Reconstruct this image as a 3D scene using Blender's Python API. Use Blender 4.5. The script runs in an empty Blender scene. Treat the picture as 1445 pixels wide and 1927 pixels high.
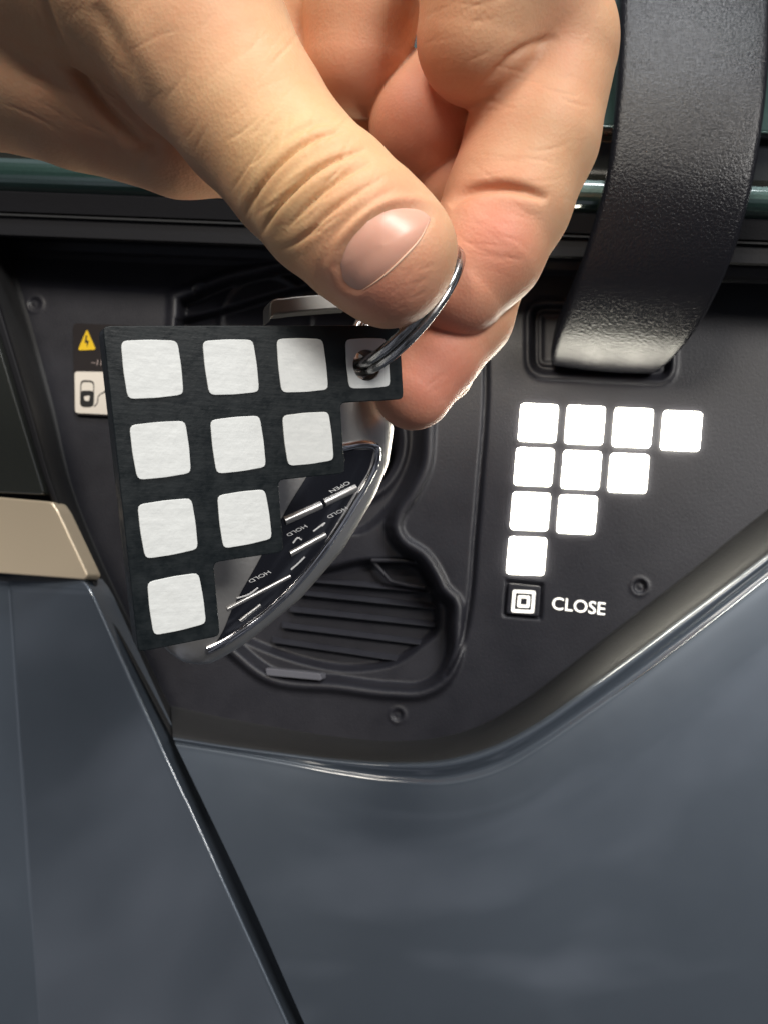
import bpy, bmesh, math, random
import numpy as np
from mathutils import Vector, Matrix

# ------------------------------------------------------------------ camera, world, lights, exposure
MM = 0.001
F = 1392.0                      # focal length in photo pixels (26 mm equivalent, 1445 x 1927 frame)
CU, CV = 722.5, 963.5
scene = bpy.context.scene
COL = scene.collection
cam_d = bpy.data.cameras.new('camera'); cam = bpy.data.objects.new('camera', cam_d); COL.objects.link(cam)
cam_d.sensor_fit = 'VERTICAL'; cam_d.sensor_height = 36.0; cam_d.lens = 26.0
cam_d.clip_start = 0.005; cam_d.clip_end = 50.0
cam.rotation_euler = (math.radians(90), 0, 0)
cam_d.dof.use_dof = True; cam_d.dof.focus_distance = 0.112; cam_d.dof.aperture_fstop = 42.0
scene.camera = cam

world = bpy.data.worlds.new('World'); scene.world = world; world.use_nodes = True
bg = world.node_tree.nodes['Background']
bg.inputs[1].default_value = 1.0
wt = world.node_tree; wc = wt.nodes.new('ShaderNodeTexCoord'); wn = wt.nodes.new('ShaderNodeTexNoise'); wr = wt.nodes.new('ShaderNodeValToRGB')
wn.inputs['Scale'].default_value = 3.4; wn.inputs['Detail'].default_value = 3.0          # random pale blobs in dim surroundings, added for the paint to reflect
wr.color_ramp.elements[0].position = .50; wr.color_ramp.elements[0].color = (.012, .012, .014, 1)
wr.color_ramp.elements[1].position = .68; wr.color_ramp.elements[1].color = (.36, .38, .44, 1)
wt.links.new(wc.outputs['Generated'], wn.inputs['Vector']); wt.links.new(wn.outputs['Fac'], wr.inputs[0]); wt.links.new(wr.outputs[0], bg.inputs[0])

def area(name, loc, target, size, power, col):
    d = bpy.data.lights.new(name, 'AREA'); d.shape = 'RECTANGLE'; d.size, d.size_y = size
    d.energy = power; d.color = col
    o = bpy.data.objects.new(name, d); COL.objects.link(o)
    o.location = loc; o.rotation_euler = (Vector(target) - Vector(loc)).to_track_quat('-Z', 'Y').to_euler()
    return o
area('work_lamp', (0.62, -0.88, 0.55), (0, .12, 0), (0.36, 0.36), 14.5, (1.0, 0.97, 0.92))
area('unseen_upper_lamp', (0.14, -0.45, 1.45), (0.03, .15, 0), (0.40, 0.30), 12, (0.95, 0.98, 1.0))
area('unseen_upper_lamp', (-0.42, -0.85, 0.95), (0, .10, 0.05), (0.4, 0.4), 12.5, (1.0, 0.92, 0.80))  # unseen fill, added to brighten the hand from the left front

scene.view_settings.view_transform = 'Standard'; scene.view_settings.look = 'None'
scene.view_settings.exposure = 0.0; scene.view_settings.gamma = 1.0
scene.render.engine = 'CYCLES'
scene.cycles.use_denoising = True
scene.cycles.max_bounces = 8
scene.cycles.sample_clamp_indirect = 6.0

# ------------------------------------------------------------------ helpers
rng = np.random.default_rng(7)

def P(u, v, Y):
    """photo pixel at depth Y (mm) -> mm point"""
    return np.array([(u - CU) * Y / F, Y, (CV - v) * Y / F])

class Plane:
    def __init__(s, O, n):
        s.O = np.array(O, float); s.n = np.array(n, float) / np.linalg.norm(n)
    def at(s, u, v, h=0.0):
        u = np.asarray(u, float); v = np.asarray(v, float); h = np.asarray(h, float)
        d = np.stack(np.broadcast_arrays((u - CU) / F, np.ones_like(u + v), (CV - v) / F), -1)
        k = (s.O @ s.n + h) / (d @ s.n)
        return d * k[..., None]

TRAY = Plane((46.43, 222.75, 27.02), (-0.229, -0.9666, 0.1153))
FOB = Plane(P(501, 860, 129), (0.36, -0.92, -0.08))

def catmull(pts, n):
    p = np.array(pts, float)
    d = np.r_[0, np.cumsum(np.linalg.norm(np.diff(p[:, :2], axis=0), axis=1))]; t = np.linspace(0, d[-1], n)
    m = np.gradient(p, d, axis=0)
    i = np.clip(np.searchsorted(d, t, side='right') - 1, 0, len(p) - 2)
    h = (d[i + 1] - d[i])[:, None]; x = ((t - d[i]) / (d[i + 1] - d[i]))[:, None]
    return ((2*x**3 - 3*x**2 + 1) * p[i] + (x**3 - 2*x**2 + x) * h * m[i] + (-2*x**3 + 3*x**2) * p[i+1] + (x**3 - x**2) * h * m[i+1])

def link(name, verts, faces, mat, parent=None, smooth=True, auto=None):
    me = bpy.data.meshes.new(name)
    v = np.asarray(verts, float) * MM
    fa = faces if isinstance(faces, np.ndarray) else None
    if fa is not None and len(fa) > 5000:
        me.vertices.add(len(v)); me.vertices.foreach_set('co', v.astype(np.float32).ravel())
        me.loops.add(fa.size); me.loops.foreach_set('vertex_index', fa.astype(np.int32).ravel())
        me.polygons.add(len(fa)); me.polygons.foreach_set('loop_start', np.arange(0, fa.size, 4, dtype=np.int32))
        me.update(calc_edges=True); me.validate()
    else:
        me.from_pydata(v.tolist(), [], [tuple(int(i) for i in f) for f in faces]); me.update()
    if smooth:
        me.polygons.foreach_set('use_smooth', [True] * len(me.polygons))
    if auto is not None:
        bm = bmesh.new(); bm.from_mesh(me)
        for e in bm.edges:
            if len(e.link_faces) == 2 and e.calc_face_angle(0) > math.radians(auto): e.smooth = False
        bm.to_mesh(me); bm.free()
    o = bpy.data.objects.new(name, me); COL.objects.link(o)
    if mat: me.materials.append(mat)
    if parent: o.parent = parent
    return o

def fix_normals(o):
    bm = bmesh.new(); bm.from_mesh(o.data); bmesh.ops.recalc_face_normals(bm, faces=bm.faces); bm.to_mesh(o.data); bm.free()

def bevel(o, w, seg=3, ang=35):
    m = o.modifiers.new('bevel', 'BEVEL'); m.width = w * MM; m.segments = seg; m.limit_method = 'ANGLE'; m.angle_limit = math.radians(ang)
    return o

def grid_faces(nr, nc, close=False):
    i, j = np.meshgrid(np.arange(nr - 1), np.arange(nc if close else nc - 1), indexing='ij')
    j2 = (j + 1) % nc
    return np.stack([i*nc + j, i*nc + j2, (i+1)*nc + j2, (i+1)*nc + j], -1).reshape(-1, 4)

def empty(name, loc, label, cat, group=None):
    o = bpy.data.objects.new(name, None); COL.objects.link(o); o.empty_display_size = 0.01
    o['label'] = label; o['category'] = cat
    if group: o['group'] = group
    return o

def prism(name, pl, pts, h0, h1, mat, parent, smooth=False, hole=None):
    """polygon in photo pixels on a plane, extruded from h0 to h1 (mm) along its normal; pts are unprojected once, at h1"""
    top = pl.at(np.array([p[0] for p in pts]), np.array([p[1] for p in pts]), h1)
    bot = top - pl.n * (h1 - h0)
    n = len(pts)
    bm = bmesh.new()
    tv = [bm.verts.new(Vector(x * MM)) for x in top]; bv = [bm.verts.new(Vector(x * MM)) for x in bot]
    bm.faces.new(tv)
    bm.faces.new(bv[::-1])
    for i in range(n):
        bm.faces.new((tv[i], bv[i], bv[(i+1) % n], tv[(i+1) % n]))
    bmesh.ops.recalc_face_normals(bm, faces=bm.faces)
    me = bpy.data.meshes.new(name); bm.to_mesh(me); bm.free()
    if smooth: me.polygons.foreach_set('use_smooth', [True] * len(me.polygons))
    o = bpy.data.objects.new(name, me); COL.objects.link(o); me.materials.append(mat); o.parent = parent
    return o

def tube(name, pts, rad, mat, parent=None, nseg=12, ax=None, caps=True):
    """swept tube through mm points; rad scalar / list"""
    p = np.array(pts, float); n = len(p); rad = np.broadcast_to(np.asarray(rad, float), (n,))
    t = np.gradient(p, axis=0); t /= np.linalg.norm(t, axis=1)[:, None]
    up = np.array(ax if ax is not None else (0.13, 0.2, 0.97), float)
    V = []
    for i in range(n):
        a = np.cross(t[i], up); a /= np.linalg.norm(a); b = np.cross(a, t[i])
        for k in range(nseg):
            th = 2*math.pi*k/nseg; V.append(p[i] + rad[i]*(math.cos(th)*a + math.sin(th)*b))
    Fc = [list(f) for f in grid_faces(n, nseg, True)]
    if caps: Fc += [list(range(nseg))[::-1], list(range((n-1)*nseg, n*nseg))]
    o = link(name, V, Fc, mat, parent, auto=50); fix_normals(o); return o

def rounded(pts, r, seg=4):
    """round the corners of a pixel polygon"""
    p = np.array(pts, float); n = len(p); out = []
    for i in range(n):
        a, b, c = p[i-1], p[i], p[(i+1) % n]
        da = a - b; dc = c - b; la = np.linalg.norm(da); lc = np.linalg.norm(dc)
        ra = min(r, la*.45, lc*.45); q0 = b + da/la*ra; q1 = b + dc/lc*ra
        for k in range(seg + 1):
            t = k/seg; out.append((1-t)**2*q0 + 2*t*(1-t)*b + t*t*q1)
    return np.array(out)

def dist_poly(u, v, pts, closed=False):
    p = np.array(pts, float); d = np.full(u.shape, 1e9)
    m = len(p) if closed else len(p) - 1
    for i in range(m):
        a = p[i]; b = p[(i+1) % len(p)]; ab = b - a; L = ab @ ab + 1e-9
        t = np.clip(((u - a[0])*ab[0] + (v - a[1])*ab[1]) / L, 0, 1)
        d = np.minimum(d, np.hypot(u - a[0] - t*ab[0], v - a[1] - t*ab[1]))
    return d

def inside(u, v, pts):
    p = np.array(pts, float); r = np.zeros(u.shape, bool); n = len(p)
    for i in range(n):
        x0, y0 = p[i]; x1, y1 = p[(i+1) % n]
        if y0 == y1: continue
        c = ((y0 > v) != (y1 > v)) & (u < (x1 - x0)*(v - y0)/(y1 - y0) + x0)
        r ^= c
    return r

def sstep(x, a, b):
    t = np.clip((x - a)/(b - a), 0, 1); return t*t*(3 - 2*t)

# ------------------------------------------------------------------ materials
def mat(name, col, rough=0.5, metal=0.0, bump=None, coat=0.0, spec=0.5, var=0.0, vscale=60.0, emit=None, rvar=0.0):
    m = bpy.data.materials.new(name); m.use_nodes = True; nt = m.node_tree
    b = nt.nodes['Principled BSDF']
    b.inputs['Base Color'].default_value = (*col, 1); b.inputs['Roughness'].default_value = rough
    b.inputs['Metallic'].default_value = metal; b.inputs['Coat Weight'].default_value = coat
    b.inputs['Coat Roughness'].default_value = 0.07; b.inputs['Coat IOR'].default_value = 1.75
    b.inputs['Specular IOR Level'].default_value = spec
    tc = nt.nodes.new('ShaderNodeTexCoord')
    if var or rvar:
        nz = nt.nodes.new('ShaderNodeTexNoise'); nz.inputs['Scale'].default_value = vscale; nz.inputs['Detail'].default_value = 6
        nz.inputs['Roughness'].default_value = 0.65
        nt.links.new(tc.outputs['Object'], nz.inputs['Vector'])
        if var:
            mx = nt.nodes.new('ShaderNodeMix'); mx.data_type = 'RGBA'
            mx.inputs[6].default_value = (*[c*(1-var) for c in col], 1); mx.inputs[7].default_value = (*[min(1, c*(1+var)) for c in col], 1)
            nt.links.new(nz.outputs['Fac'], mx.inputs[0]); nt.links.new(mx.outputs[2], b.inputs['Base Color'])
        if rvar:
            mr = nt.nodes.new('ShaderNodeMapRange'); mr.inputs[1].default_value = .3; mr.inputs[2].default_value = .7
            mr.inputs[3].default_value = max(0.02, rough - rvar); mr.inputs[4].default_value = rough + rvar
            nt.links.new(nz.outputs['Fac'], mr.inputs[0]); nt.links.new(mr.outputs[0], b.inputs['Roughness'])
    prev = None
    for (kind, scale, dist, strength) in (bump or []):
        if kind == 'noise':
            t = nt.nodes.new('ShaderNodeTexNoise'); t.inputs['Scale'].default_value = scale; t.inputs['Detail'].default_value = 3; out = t.outputs['Fac']
        elif kind == 'voronoi':
            t = nt.nodes.new('ShaderNodeTexVoronoi'); t.inputs['Scale'].default_value = scale; out = t.outputs['Distance']
        elif kind == 'scratch':      # fine streaks along the tag's rows
            mp = nt.nodes.new('ShaderNodeMapping'); mp.inputs['Scale'].default_value = (.12, .12, 1.0); mp.inputs['Rotation'].default_value = (0, math.radians(8), 0)
            nt.links.new(tc.outputs['Object'], mp.inputs['Vector'])
            t = nt.nodes.new('ShaderNodeTexNoise'); t.inputs['Scale'].default_value = scale; t.inputs['Detail'].default_value = 3; out = t.outputs['Fac']
            nt.links.new(mp.outputs[0], t.inputs['Vector'])
            bp = nt.nodes.new('ShaderNodeBump'); bp.inputs['Distance'].default_value = dist; bp.inputs['Strength'].default_value = strength
            nt.links.new(out, bp.inputs['Height'])
            if prev: nt.links.new(prev.outputs[0], bp.inputs['Normal'])
            prev = bp; continue
        else:
            t = nt.nodes.new('ShaderNodeTexWave'); t.inputs['Scale'].default_value = scale; t.inputs['Distortion'].default_value = 1.5
            t.inputs['Detail'].default_value = 2; t.bands_direction = 'DIAGONAL'; out = t.outputs['Fac']
        nt.links.new(tc.outputs['Object'], t.inputs['Vector'])
        bp = nt.nodes.new('ShaderNodeBump'); bp.inputs['Distance'].default_value = dist; bp.inputs['Strength'].default_value = strength
        nt.links.new(out, bp.inputs['Height'])
        if prev: nt.links.new(prev.outputs[0], bp.inputs['Normal'])
        prev = bp
    if prev: nt.links.new(prev.outputs[0], b.inputs['Normal'])
    if emit:
        b.inputs['Emission Color'].default_value = (*emit[0], 1); b.inputs['Emission Strength'].default_value = emit[1]
    return m

M = {}
M['tray'] = mat('tray_plastic', (0.017, 0.017, 0.023), 0.48, bump=[('noise', 1500, 0.0002, .25), ('noise', 3000, 0.0001, .3)], var=.25, vscale=90, rvar=.06)
M['tray_dark'] = mat('recess_plastic', (0.018, 0.018, 0.021), 0.48, bump=[('noise', 1500, 0.0002, .4)])
M['flange'] = mat('flange_plastic', (0.020, 0.020, 0.021), 0.58, spec=.28, bump=[('noise', 1200, 0.0002, .35)], var=.15, vscale=40)
M['arm'] = mat('arm_plastic', (0.009, 0.009, 0.012), 0.27, spec=.38, bump=[('noise', 1700, 0.0005, .42), ('noise', 4200, 0.0002, .3)])
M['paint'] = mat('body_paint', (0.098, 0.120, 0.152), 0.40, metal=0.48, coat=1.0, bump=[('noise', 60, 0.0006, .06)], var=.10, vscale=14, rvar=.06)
M['teal'] = mat('upper_paint_baked_light', (0.026, 0.060, 0.052), 0.36, metal=0.4, coat=1.0, bump=[('noise', 1800, 0.0002, .25)], var=.3, vscale=900)  # same body paint, its greener and dimmer light put into the colour
M['paint'].node_tree.nodes['Principled BSDF'].inputs['Coat Roughness'].default_value = .07
M['rubber'] = mat('seal_rubber', (0.008, 0.008, 0.010), 0.65, spec=.2, bump=[('noise', 1500, 0.0002, .3)])
M['glass'] = mat('dark_lens', (0.020, 0.022, 0.020), 0.18, coat=1.0)
M['trim'] = mat('satin_trim', (0.60, 0.50, 0.37), 0.34, metal=0.45, bump=[('noise', 900, 0.0001, .2)])
M['led'] = mat('lit_indicator', (0.9, 0.9, 0.85), 0.4, emit=((1.0, 0.95, 0.80), 27.0))
M['ledtext'] = mat('lit_lettering', (0.9, 0.9, 0.85), 0.4, emit=((1.0, 0.95, 0.86), 1.1))
M['tag'] = mat('black_printed_plastic', (0.006, 0.009, 0.011), 0.42, spec=.3, bump=[('scratch', 2400, 0.0001, .2), ('noise', 1600, 0.0001, .25)], var=.5, vscale=420, rvar=.14)
M['white'] = mat('white_printed_plastic', (0.64, 0.66, 0.66), 0.55, bump=[('scratch', 700, 0.0002, .3), ('noise', 700, 0.00025, .35)], var=.09, vscale=330)
M['steel'] = mat('ring_steel', (0.56, 0.55, 0.54), 0.26, metal=1.0, bump=[('noise', 500, 0.0002, .3)], var=.25, vscale=300, rvar=.1)
M['chrome'] = mat('chrome', (0.75, 0.74, 0.76), 0.10, metal=1.0)
M['silver'] = mat('silver_shell', (0.46, 0.45, 0.44), 0.34, metal=0.8, bump=[('noise', 1500, 0.0001, .2)])
M['gloss'] = mat('button_gloss_black', (0.012, 0.013, 0.018), 0.16, coat=.6)
M['print'] = mat('white_print', (0.75, 0.75, 0.75), 0.5)
M['label_black'] = mat('label_black', (0.022, 0.018, 0.018), 0.3)
M['label_white'] = mat('label_white', (0.72, 0.66, 0.58), 0.4)
M['label_yellow'] = mat('label_yellow', (0.80, 0.52, 0.02), 0.4)
M['label_red'] = mat('label_brown', (0.33, 0.14, 0.07), 0.4)
M['ink'] = mat('label_ink', (0.012, 0.012, 0.012), 0.5)

# ------------------------------------------------------------------ the car
car = empty('car', (0, 0, 0), 'dark blue-grey car side with its charging port open and lit', 'car')

# ---- charge port tray as a moulded height field
us = np.arange(-120, 1700, 3.2); vs = np.arange(395, 1500, 3.2)
U, V = np.meshgrid(us, vs); H = np.zeros_like(U)
socket = [(330, 560), (430, 520), (800, 545), (806, 640), (806, 800), (797, 885), (775, 930), (748, 972), (744, 995), (756, 1018), (795, 1045), (822, 1085), (834, 1110), (855, 1130), (858, 1180), (856, 1238), (835, 1280), (795, 1303), (740, 1304), (640, 1292), (500, 1272), (440, 1225), (330, 1110)]
socket = [tuple(p) for p in catmull(socket + [socket[0]], 160)[:-1]]
ins = inside(U, V, socket); dp = dist_poly(U, V, socket, True); sd = np.where(ins, -dp, dp)
H += -7.0 * (1 - sstep(sd, -22, -6))                                     # recessed insert
H += 1.7 * np.exp(-(np.abs(sd - 3) / 9.0)**3)                                  # its raised rim
inner = [tuple(p) for p in catmull([(330, 600), (700, 560), (775, 700), (778, 880), (735, 960), (690, 1000), (560, 1010), (560, 1060), (700, 1052), (790, 1062), (815, 1100), (826, 1140), (824, 1190), (796, 1215), (745, 1250), (690, 1262), (540, 1240), (430, 1190), (330, 600)], 140)[:-1]]
ins2 = inside(U, V, inner); d2 = np.where(ins2, -1, 1) * dist_poly(U, V, inner, True)
H += -5.0 * (1 - sstep(d2, -14, 3))
circ = np.hypot(U - 640, V - 830)
H += -9.0 * (1 - sstep(circ, 98, 112)) + 1.6*np.exp(-((circ - 122)/7)**2)
seam = catmull([(902, 540), (912, 640), (914, 740), (903, 900), (893, 1020), (884, 1130), (872, 1195), (850, 1250), (838, 1268)], 40)
ds = dist_poly(U, V, seam)
H += -1.6 * np.exp(-(ds / 4.5)**2)
seam_side = sstep(np.interp(V, seam[:, 1], seam[:, 0]) - U, -4, 4) * sstep(V, 1300, 1120)
H += -0.8 * seam_side
pock = rounded([(1000, 575), (1262, 580), (1258, 712), (1000, 700)], 26)
dk = np.where(inside(U, V, pock), -1, 1) * dist_poly(U, V, pock, True)
H += 0.9*np.exp(-((dk - 8)/6)**2) - 2.2*(1 - sstep(dk, -8, 2)) + 0.7*np.exp(-((dk + 16)/5)**2)
btn = [(953, 1094), (1020, 1100), (1016, 1164), (948, 1158)]
db = np.where(inside(U, V, btn), -1, 1) * dist_poly(U, V, btn, True)
H += -1.2*(1 - sstep(db, -2, 4))
for (bu, bv, br, hh) in ((1203, 1104, 15, -.9), (748, 1346, 13, -.8), (66, 572, 14, -.6), (376, 545, 14, -.7)):
    r = np.hypot(U - bu, V - bv); H += hh*(1 - sstep(r, br - 6, br)) + .35*np.exp(-((r - br)/4)**2) - .4*hh*np.exp(-(r/5)**2)
H += 0.9*np.exp(-((np.hypot(U - 500, V - 600) - 84)/6)**2) * (V < 620)
H += 0.10*np.sin(U/173 + 1)*np.sin(V/131) + 0.06*np.sin(U/61 + V/83)
ribz = [(540, 1098), (812, 1112), (818, 1190), (760, 1240), (520, 1215)]
verts = TRAY.at(U, V, H).reshape(-1, 3)
tray = link('charge_port_tray', verts, grid_faces(*U.shape), M['tray'], car)
tray['label'] = 'matt black moulded tray inside the charging port'

# ribs of the drain grille
for (a, b, r) in (((560, 1082), (822, 1106), 1.0), ((560, 1108), (824, 1136), 1.3), ((545, 1140), (820, 1169), 1.3), ((530, 1170), (803, 1204), 1.3), ((512, 1198), (768, 1236), 1.2)):
    q = [(a[0], a[1]), (b[0], b[1]), (b[0] - 2, b[1] + 11), (a[0], a[1] + 11)]
    t = TRAY.at([p[0] for p in q], [p[1] for p in q], [-12.0, -12.0, -9.8, -9.8])
    bt = t - TRAY.n*3
    o = link('grille_rib', np.r_[t, bt], [(0, 1, 2, 3), (7, 6, 5, 4), (0, 4, 5, 1), (1, 5, 6, 2), (2, 6, 7, 3), (3, 7, 4, 0)], M['tray'], tray, smooth=False)
    fix_normals(o); bevel(o, .3)
# notched lever moulding above the grille
pts = TRAY.at(np.array([701, 735, 765, 800]), np.array([1056, 1094, 1101, 1106]), -9.0)
tube('moulded_ridge', pts, .7, M['tray'], tray)
pts = catmull([(700, 1055), (760, 1056), (800, 1064), (822, 1082), (832, 1108)], 14)
tube('moulded_ridge', TRAY.at(pts[:, 0], pts[:, 1], -8.0), .7, M['tray'], tray)
# small clear light pipe
lp = prism('light_pipe', TRAY, rounded([(500, 1257), (604, 1268), (606, 1281), (502, 1271)], 4), -2.5, 2.2, mat('smoked_pipe', (0.13, 0.13, 0.15), .25, coat=.5), tray); bevel(lp, .5)
# socket barrel
pts = [TRAY.at(640 + 92*math.cos(a), 830 + 92*math.sin(a), -10.0) for a in np.linspace(0, 2*math.pi, 49)[:-1]]
pts2 = [TRAY.at(640 + 78*math.cos(a), 830 + 78*math.sin(a), -10.0) for a in np.linspace(0, 2*math.pi, 49)[:-1]]
ring = np.array(pts + pts2 + [p - TRAY.n*18 for p in pts2])
n = 48
o = link('charging_socket', ring, grid_faces(3, n, True), M['tray_dark'], tray)
pts3 = [TRAY.at(640 + 77*math.cos(a), 830 + 77*math.sin(a), -20.0) for a in np.linspace(0, 2*math.pi, 49)[:-1]]
link('socket_floor', np.array(pts3), [list(range(n))], M['rubber'], tray)
for (su, sv) in ((620, 860), (668, 852), (706, 904), (640, 800)):
    c = TRAY.at(su, sv, -18.0)
    tube('socket_contact', [c, c + TRAY.n*4, c + TRAY.n*5], [2.6, 2.6, 2.0], M['tray_dark'], tray, ax=(1, 0, 0))

# lit squares
sq = {(0, 0): (1012, 795), (1, 0): (1100, 799), (2, 0): (1190, 804), (3, 0): (1282, 810), (0, 1): (1004, 878), (1, 1): (1093, 884), (2, 1): (1182, 890), (0, 2): (997, 962), (1, 2): (1085, 968), (0, 3): (990, 1046)}
for (c, r), (cu, cv) in sq.items():
    w = 35.0 + .5*c
    q = np.array([(-w + 3, -w - 1.5), (w + 3, -w + 1.5), (w - 3, w + 1.5), (-w - 3, w - 1.5)]) + (cu, cv)
    o = prism('indicator_light', TRAY, rounded(q, 7), -1.0, .9, M['led'], tray); bevel(o, .3, 2)
# close button
o = prism('close_button', TRAY, rounded([(956, 1097), (1017, 1103), (1013, 1161), (951, 1155)], 5), -1.5, .55, M['tray'], tray); bevel(o, .4)
def frame(name, pl, outer, inner, h0, h1, m, parent):
    a = pl.at(outer[:, 0], outer[:, 1], h1); b = pl.at(inner[:, 0], inner[:, 1], h1); n = len(outer)
    d = pl.n*(h1 - h0); vv = np.r_[a, b, b - d, a - d, a]
    o = link(name, vv, [[k*n + j, k*n + (j+1) % n, (k+1)*n + (j+1) % n, (k+1)*n + j] for k in range(4) for j in range(n)], m, parent, smooth=False)
    bm = bmesh.new(); bm.from_mesh(o.data); bmesh.ops.remove_doubles(bm, verts=bm.verts, dist=1e-7); bmesh.ops.recalc_face_normals(bm, faces=bm.faces); bm.to_mesh(o.data); bm.free()
    return o
def sqr(c, w, r):
    q = np.array([(-w + .08*w, -w - .04*w), (w + .08*w, -w + .06*w), (w - .08*w, w + .04*w), (-w - .08*w, w - .06*w)]) + c
    return rounded(q, r, 3)
frame('button_symbol', TRAY, sqr((984, 1132), 21.5, 4), sqr((984, 1132), 15.5, 2), .5, .72, M['ledtext'], tray)
frame('button_symbol', TRAY, sqr((984.5, 1132), 11.5, 3), sqr((984.5, 1132), 6, 1.2), .5, .72, M['ledtext'], tray)

def text_mesh(name, body, place, size, m, parent, depth=.12, bold=0.0):
    """place(x, y, z) maps text mm coordinates to a world mm point"""
    cu = bpy.data.curves.new(name, 'FONT'); cu.body = body; cu.size = size; cu.extrude = depth; cu.offset = bold; cu.resolution_u = 4
    cu.align_x = 'LEFT'
    t = bpy.data.objects.new(name, cu); COL.objects.link(t)
    me = bpy.data.meshes.new_from_object(t.evaluated_get(bpy.context.evaluated_depsgraph_get()))
    bpy.data.objects.remove(t); bpy.data.curves.remove(cu)
    for v in me.vertices:
        v.co = Vector(place(v.co.x, v.co.y, v.co.z)) * MM
    me.materials.clear(); me.materials.append(m)
    o = bpy.data.objects.new(name, me); COL.objects.link(o); o.parent = parent
    return o
bpy.context.view_layer.update()
TX, TZ = np.array([0.9672, -0.2393, -0.0848]), np.array([0.1096, 0.0921, 0.9897])
o0 = TRAY.at(1036, 1146, .32)
text_mesh('close_lettering', 'CLOSE', lambda x, y, z: o0 + TX*x*1.0 + TZ*y + TRAY.n*z, 5.1, M['ledtext'], tray, bold=.03)

# warning label
lab = prism('warning_label', TRAY, rounded([(138, 608), (330, 616), (333, 790), (141, 780)], 8), 0, .5, M['label_black'], tray)
prism('label_panel', TRAY, rounded([(141, 699), (205, 700), (216, 720), (330, 790), (145, 779)][:2] + [(330, 706), (332, 786), (142, 777)], 6), .5, .62, M['label_white'], tray)
prism('warning_triangle', TRAY, rounded([(164, 619), (181, 658), (147, 659)], 5), .5, .66, M['label_yellow'], tray)
prism('lightning_mark', TRAY, [(162, 631), (165, 631), (163, 640), (168, 641), (164, 654), (164, 645), (160, 645)], .66, .74, M['ink'], tray)
for (a, b, h_) in (((191, 626), (215, 627), 9), ((191, 646), (215, 648), 9)):
    prism('label_lettering', TRAY, rounded([a, b, (b[0], b[1] + h_), (a[0], a[1] + h_)], 4), .5, .64, M['label_red'], tray)
o1 = TRAY.at(172, 687, .5)
text_mesh('label_lettering', '~11', lambda x, y, z: o1 + TX*x + TZ*y + TRAY.n*(z + .1), 3.0, mat('label_grey', (.35, .28, .26), .4), tray, depth=.04)
pic = rounded([(152, 715), (178, 716), (177, 766), (151, 766)], 9)
ic = np.array([164.5, 741.0])
frame('car_pictogram', TRAY, pic, (pic - ic)*.88 + ic, .62, .72, M['ink'], tray)
prism('car_pictogram', TRAY, rounded([(152, 735), (177, 735), (177, 765), (152, 765)], 7), .62, .70, M['ink'], tray)
prism('car_pictogram', TRAY, rounded([(158, 746), (170, 744), (168, 755), (160, 754)], 3), .70, .76, M['label_white'], tray)
pts = catmull([(178, 765), (184, 758), (186, 745), (194, 739), (216, 737)], 14)
tube('cable_pictogram', TRAY.at(pts[:, 0], pts[:, 1], .7), .18, M['ink'], tray, nseg=6)
prism('charger_pictogram', TRAY, [(196, 735), (225, 733), (225, 768), (203, 768), (203, 741)], .62, .72, M['ink'], tray)

# ---- flange around the tray and painted panels (lofts between photo-traced curves at real heights)
C0 = [(322, 1330), (420, 1352), (520, 1370), (640, 1388), (740, 1396), (820, 1390), (900, 1368), (980, 1323), (1060, 1264), (1160, 1185), (1280, 1092), (1380, 1012), (1500, 918), (1700, 762)]
C1 = [(326, 1386), (420, 1401), (520, 1414), (640, 1428), (740, 1434), (830, 1430), (920, 1406), (1000, 1366), (1080, 1312), (1180, 1240), (1300, 1150), (1400, 1075), (1520, 982), (1720, 830)]
C3 = [(331, 1401), (420, 1415), (520, 1433), (640, 1456), (740, 1470), (840, 1473), (940, 1448), (1020, 1402), (1100, 1347), (1200, 1275), (1310, 1192), (1420, 1106), (1540, 1012), (1740, 860)]
C4 = [(455, 1660), (520, 1662), (600, 1666), (690, 1670), (780, 1670), (880, 1662), (980, 1640), (1070, 1600), (1160, 1550), (1260, 1480), (1370, 1400), (1480, 1310), (1600, 1210), (1800, 1050)]
C5 = [(655, 2110), (720, 2110), (790, 2110), (870, 2110), (960, 2110), (1060, 2110), (1160, 2110), (1270, 2110), (1380, 2110), (1500, 2110), (1620, 2110), (1760, 2060), (1880, 1900), (1960, 1500)]
def loft(name, rows, m, parent, n=110, sub=8, auto=None):
    """rows: (curve, h).  Catmull-Rom across the rows, in photo pixels + height"""
    R = np.array([np.c_[catmull(c, n), np.full(n, h)] for c, h in rows])      # rows x n x 3
    k = len(rows); t = np.linspace(0, k - 1, (k - 1)*sub + 1)
    i = np.clip(t.astype(int), 0, k - 2); x = (t - i)[:, None, None]
    d = np.linalg.norm(np.diff(R, axis=0), axis=2).mean(1); s = np.r_[0, np.cumsum(d)]
    m_ = np.gradient(R, s, axis=0); h = (s[i + 1] - s[i])[:, None, None]
    G = (2*x**3 - 3*x**2 + 1)*R[i] + (x**3 - 2*x**2 + x)*h*m_[i] + (-2*x**3 + 3*x**2)*R[i+1] + (x**3 - x**2)*h*m_[i+1]
    vv = TRAY.at(G[..., 0], G[..., 1], G[..., 2]).reshape(-1, 3)
    o = link(name, vv, grid_faces(G.shape[0], n), m, parent, auto=auto); return o
def mid(a, b, t): return [tuple(np.array(p)*(1 - t) + np.array(q)*t) for p, q in zip(a, b)]
fl = loft('port_flange', [(mid(C0, C1, -.35), -1.0), (C0, .5), (mid(C0, C1, .15), 3.5), (mid(C0, C1, .9), 21.5), (C1, 22.3)], M['flange'], car)
fl['label'] = 'sloping black plastic flange under the tray'
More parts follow.
